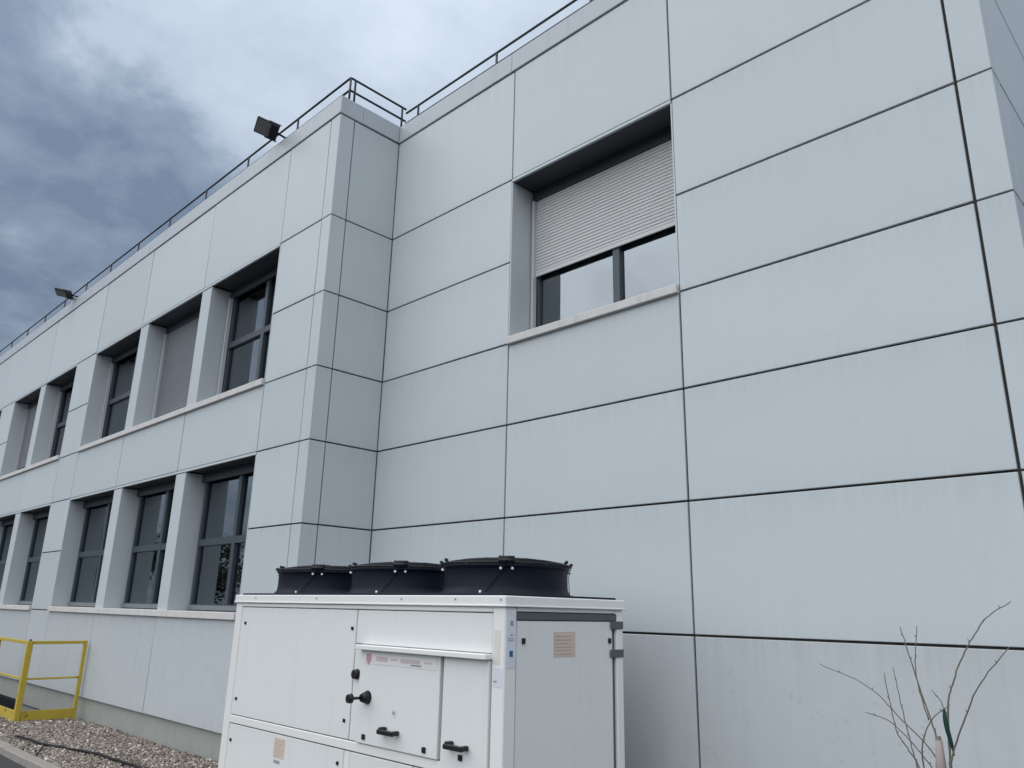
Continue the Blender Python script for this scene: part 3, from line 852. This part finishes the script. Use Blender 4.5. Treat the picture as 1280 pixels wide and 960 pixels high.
# ------------------------------------------------------------------ sapling
SP = empty('sapling', (-1.07, 3.4, 0)); tag(SP, 'young bare sapling with thin twigs and green tie before the wall', 'sapling')
SINV = Matrix.Translation((1.07, -3.4, 0))
def catmull(P, n=7):
    P = [Vector(p) for p in P]; P = [2 * P[0] - P[1]] + P + [2 * P[-1] - P[-2]]
    o = []
    for i in range(1, len(P) - 2):
        a, b, c, d = P[i - 1:i + 3]
        for k in range(n):
            t = k / n
            o.append(.5 * ((2 * b) + (c - a) * t + (2 * a - 5 * b + 4 * c - d) * t * t + (3 * b - a - 3 * c + d) * t ** 3))
    o.append(P[-2]); return o
def twig(xz, dy, r0, r1, name='branch'):
    """points from tip to base; dy = depth offset at the tip"""
    n = len(xz)
    P = [(x, 3.4 + dy * (1 - i / (n - 1)), z) for i, (x, z) in enumerate(xz)]
    C = catmull(P)
    C = [p + Vector((random.uniform(-.0018, .0018), 0, random.uniform(-.0018, .0018))) for p in C]
    m = MB(); m.tube(C, [.7 * (r0 + (r1 - r0) * i / (len(C) - 1)) for i in range(len(C))], 7)
    for i in range(3, len(C) - 2, 5):      # buds
        p = C[i]; s = 1 if (i // 5) % 2 else -1
        m.tube([p, p + Vector((s * .006, -.003, .010))], [.0022, .0008], 5)
    o = m.build(name, M['twig'], SP); o.matrix_parent_inverse = SINV
root = (-1.065, .95)
twig([(-1.538, 1.612), (-1.335, 1.538), (-1.22, 1.44), (-1.069, 1.275), (-1.06, 1.05)], .10, .0022, .0048)
twig([(-1.295, 1.454), (-1.206, 1.422), (-1.129, 1.338), (-1.075, 1.23), (-1.06, .98)], -.08, .0022, .0042)
twig([(-1.238, 1.616), (-1.215, 1.488), (-1.183, 1.343), (-1.150, 1.20), (-1.09, .80)], .12, .0022, .005)
twig([(-1.198, 1.603), (-1.184, 1.404), (-1.160, 1.338), (-1.120, 1.22), (-1.08, .84)], -.10, .0022, .005)
twig([(-1.17, 1.776), (-1.145, 1.677), (-1.097, 1.475), (-1.069, 1.34), (-1.065, 1.1)], .05, .0025, .006)
twig([(-1.094, 1.782), (-1.112, 1.678), (-1.115, 1.575), (-1.088, 1.438)], .02, .0022, .004)
twig([(-0.772, 1.878), (-0.86, 1.814), (-0.932, 1.71), (-0.993, 1.584), (-1.019, 1.48), (-1.04, 1.2)], .08, .0022, .006)
twig([(-0.754, 1.72), (-0.868, 1.592), (-0.942, 1.467), (-1.017, 1.304), (-1.05, 1.1)], -.12, .0022, .006)
twig([(-1.063, 1.547), (-1.028, 1.481), (-1.027, 1.339), (-1.035, 1.2)], .0, .0022, .005)
twig([(-0.993, 1.504), (-1.062, 1.448), (-1.108, 1.367), (-1.118, 1.25), (-1.075, .9)], -.05, .0022, .005)
m = MB(); m.tube([(-1.07, 3.4, -.05), (-1.068, 3.4, .5), (-1.066, 3.4, 1.0), (-1.062, 3.4, 1.385)], [.022, .018, .015, .010], 10)
o = m.build('trunk', M['twig'], SP); o.matrix_parent_inverse = SINV
m = MB(); m.tube([(-1.068, 3.4, .45), (-1.066, 3.4, .9), (-1.064, 3.4, 1.28), (-1.060, 3.4, 1.372)], [.028, .023, .0185, .011], 12)
o = m.build('trunk_wrap', M['wrap'], SP); o.matrix_parent_inverse = SINV
C = catmull([(-1.028, 3.395, 1.484), (-1.024, 3.386, 1.43), (-1.014, 3.388, 1.36), (-1.012, 3.392, 1.325)])
m = MB(); m.tube(C, [.003 + .0055 * math.sin(math.pi * min(1, .12 + i / (len(C) - 1))) for i in range(len(C))], 8)
o = m.build('green_tie', M['greentie'], SP); o.matrix_parent_inverse = SINV

# ------------------------------------------------------------------ trees across the yard (seen in the window glass)
def tree(x, y, h, rr, label, seed):
    rg = np.random.default_rng(seed); rd = random.Random(seed)
    T = empty('yard_tree', (x, y, -0.06)); tag(T, label, 'tree', 'trees across the yard')
    m = MB(); m.tube([(0, 0, 0), (.05, 0, h * .2), (0, .08, h * .5), (.05, 0, h * .85)], [.22, .17, .11, .03], 8)
    for k in range(9):
        a = rd.uniform(0, 6.28); z = h * rd.uniform(.25, .7); r = rr * rd.uniform(.5, .95)
        m.tube([(0, 0, z), (r * .5 * math.cos(a), r * .5 * math.sin(a), z + h * .10), (r * math.cos(a), r * math.sin(a), z + h * .16)], [.07, .045, .015], 5)
    m.build('trunk', M['bark'], T)
    n = 5200
    cl = rg.normal(0, 1, (46, 3)); cl /= np.linalg.norm(cl, axis=1)[:, None]
    cl *= rg.uniform(.35, 1, (46, 1)) ** .6
    c = cl[rg.integers(0, 46, n)] + rg.normal(0, .14, (n, 3))
    c = c * np.array([rr, rr, h * .36]) + np.array([0, 0, h * .62])
    u = rg.normal(0, 1, (n, 3)); u /= np.linalg.norm(u, axis=1)[:, None]
    v = np.cross(u, rg.normal(0, 1, (n, 3))); v /= np.linalg.norm(v, axis=1)[:, None]
    s = rg.uniform(.07, .16, (n, 1))
    V = np.stack([c - u * s, c + v * s * .6, c + u * s, c - v * s * .6], 1).reshape(-1, 3)
    me = bpy.data.meshes.new('crown'); me.from_pydata(V.tolist(), [], [(4 * i, 4 * i + 1, 4 * i + 2, 4 * i + 3) for i in range(n)])
    me.materials.append(M['leaf']); o = bpy.data.objects.new('crown', me); COL.objects.link(o); o.parent = T
for i, (x, y, h, rr) in enumerate([(-58, -16, 7.5, 3.0), (-54, -21, 6.2, 2.6), (-63, -12, 8.2, 3.4), (-48, -26, 7.0, 3.0), (-70, -9, 7.6, 3.2), (-42, -31, 6.6, 2.8)]):
    tree(x, y, h, rr, 'leafy tree across the yard, mirrored in the ground floor windows', 50 + i)
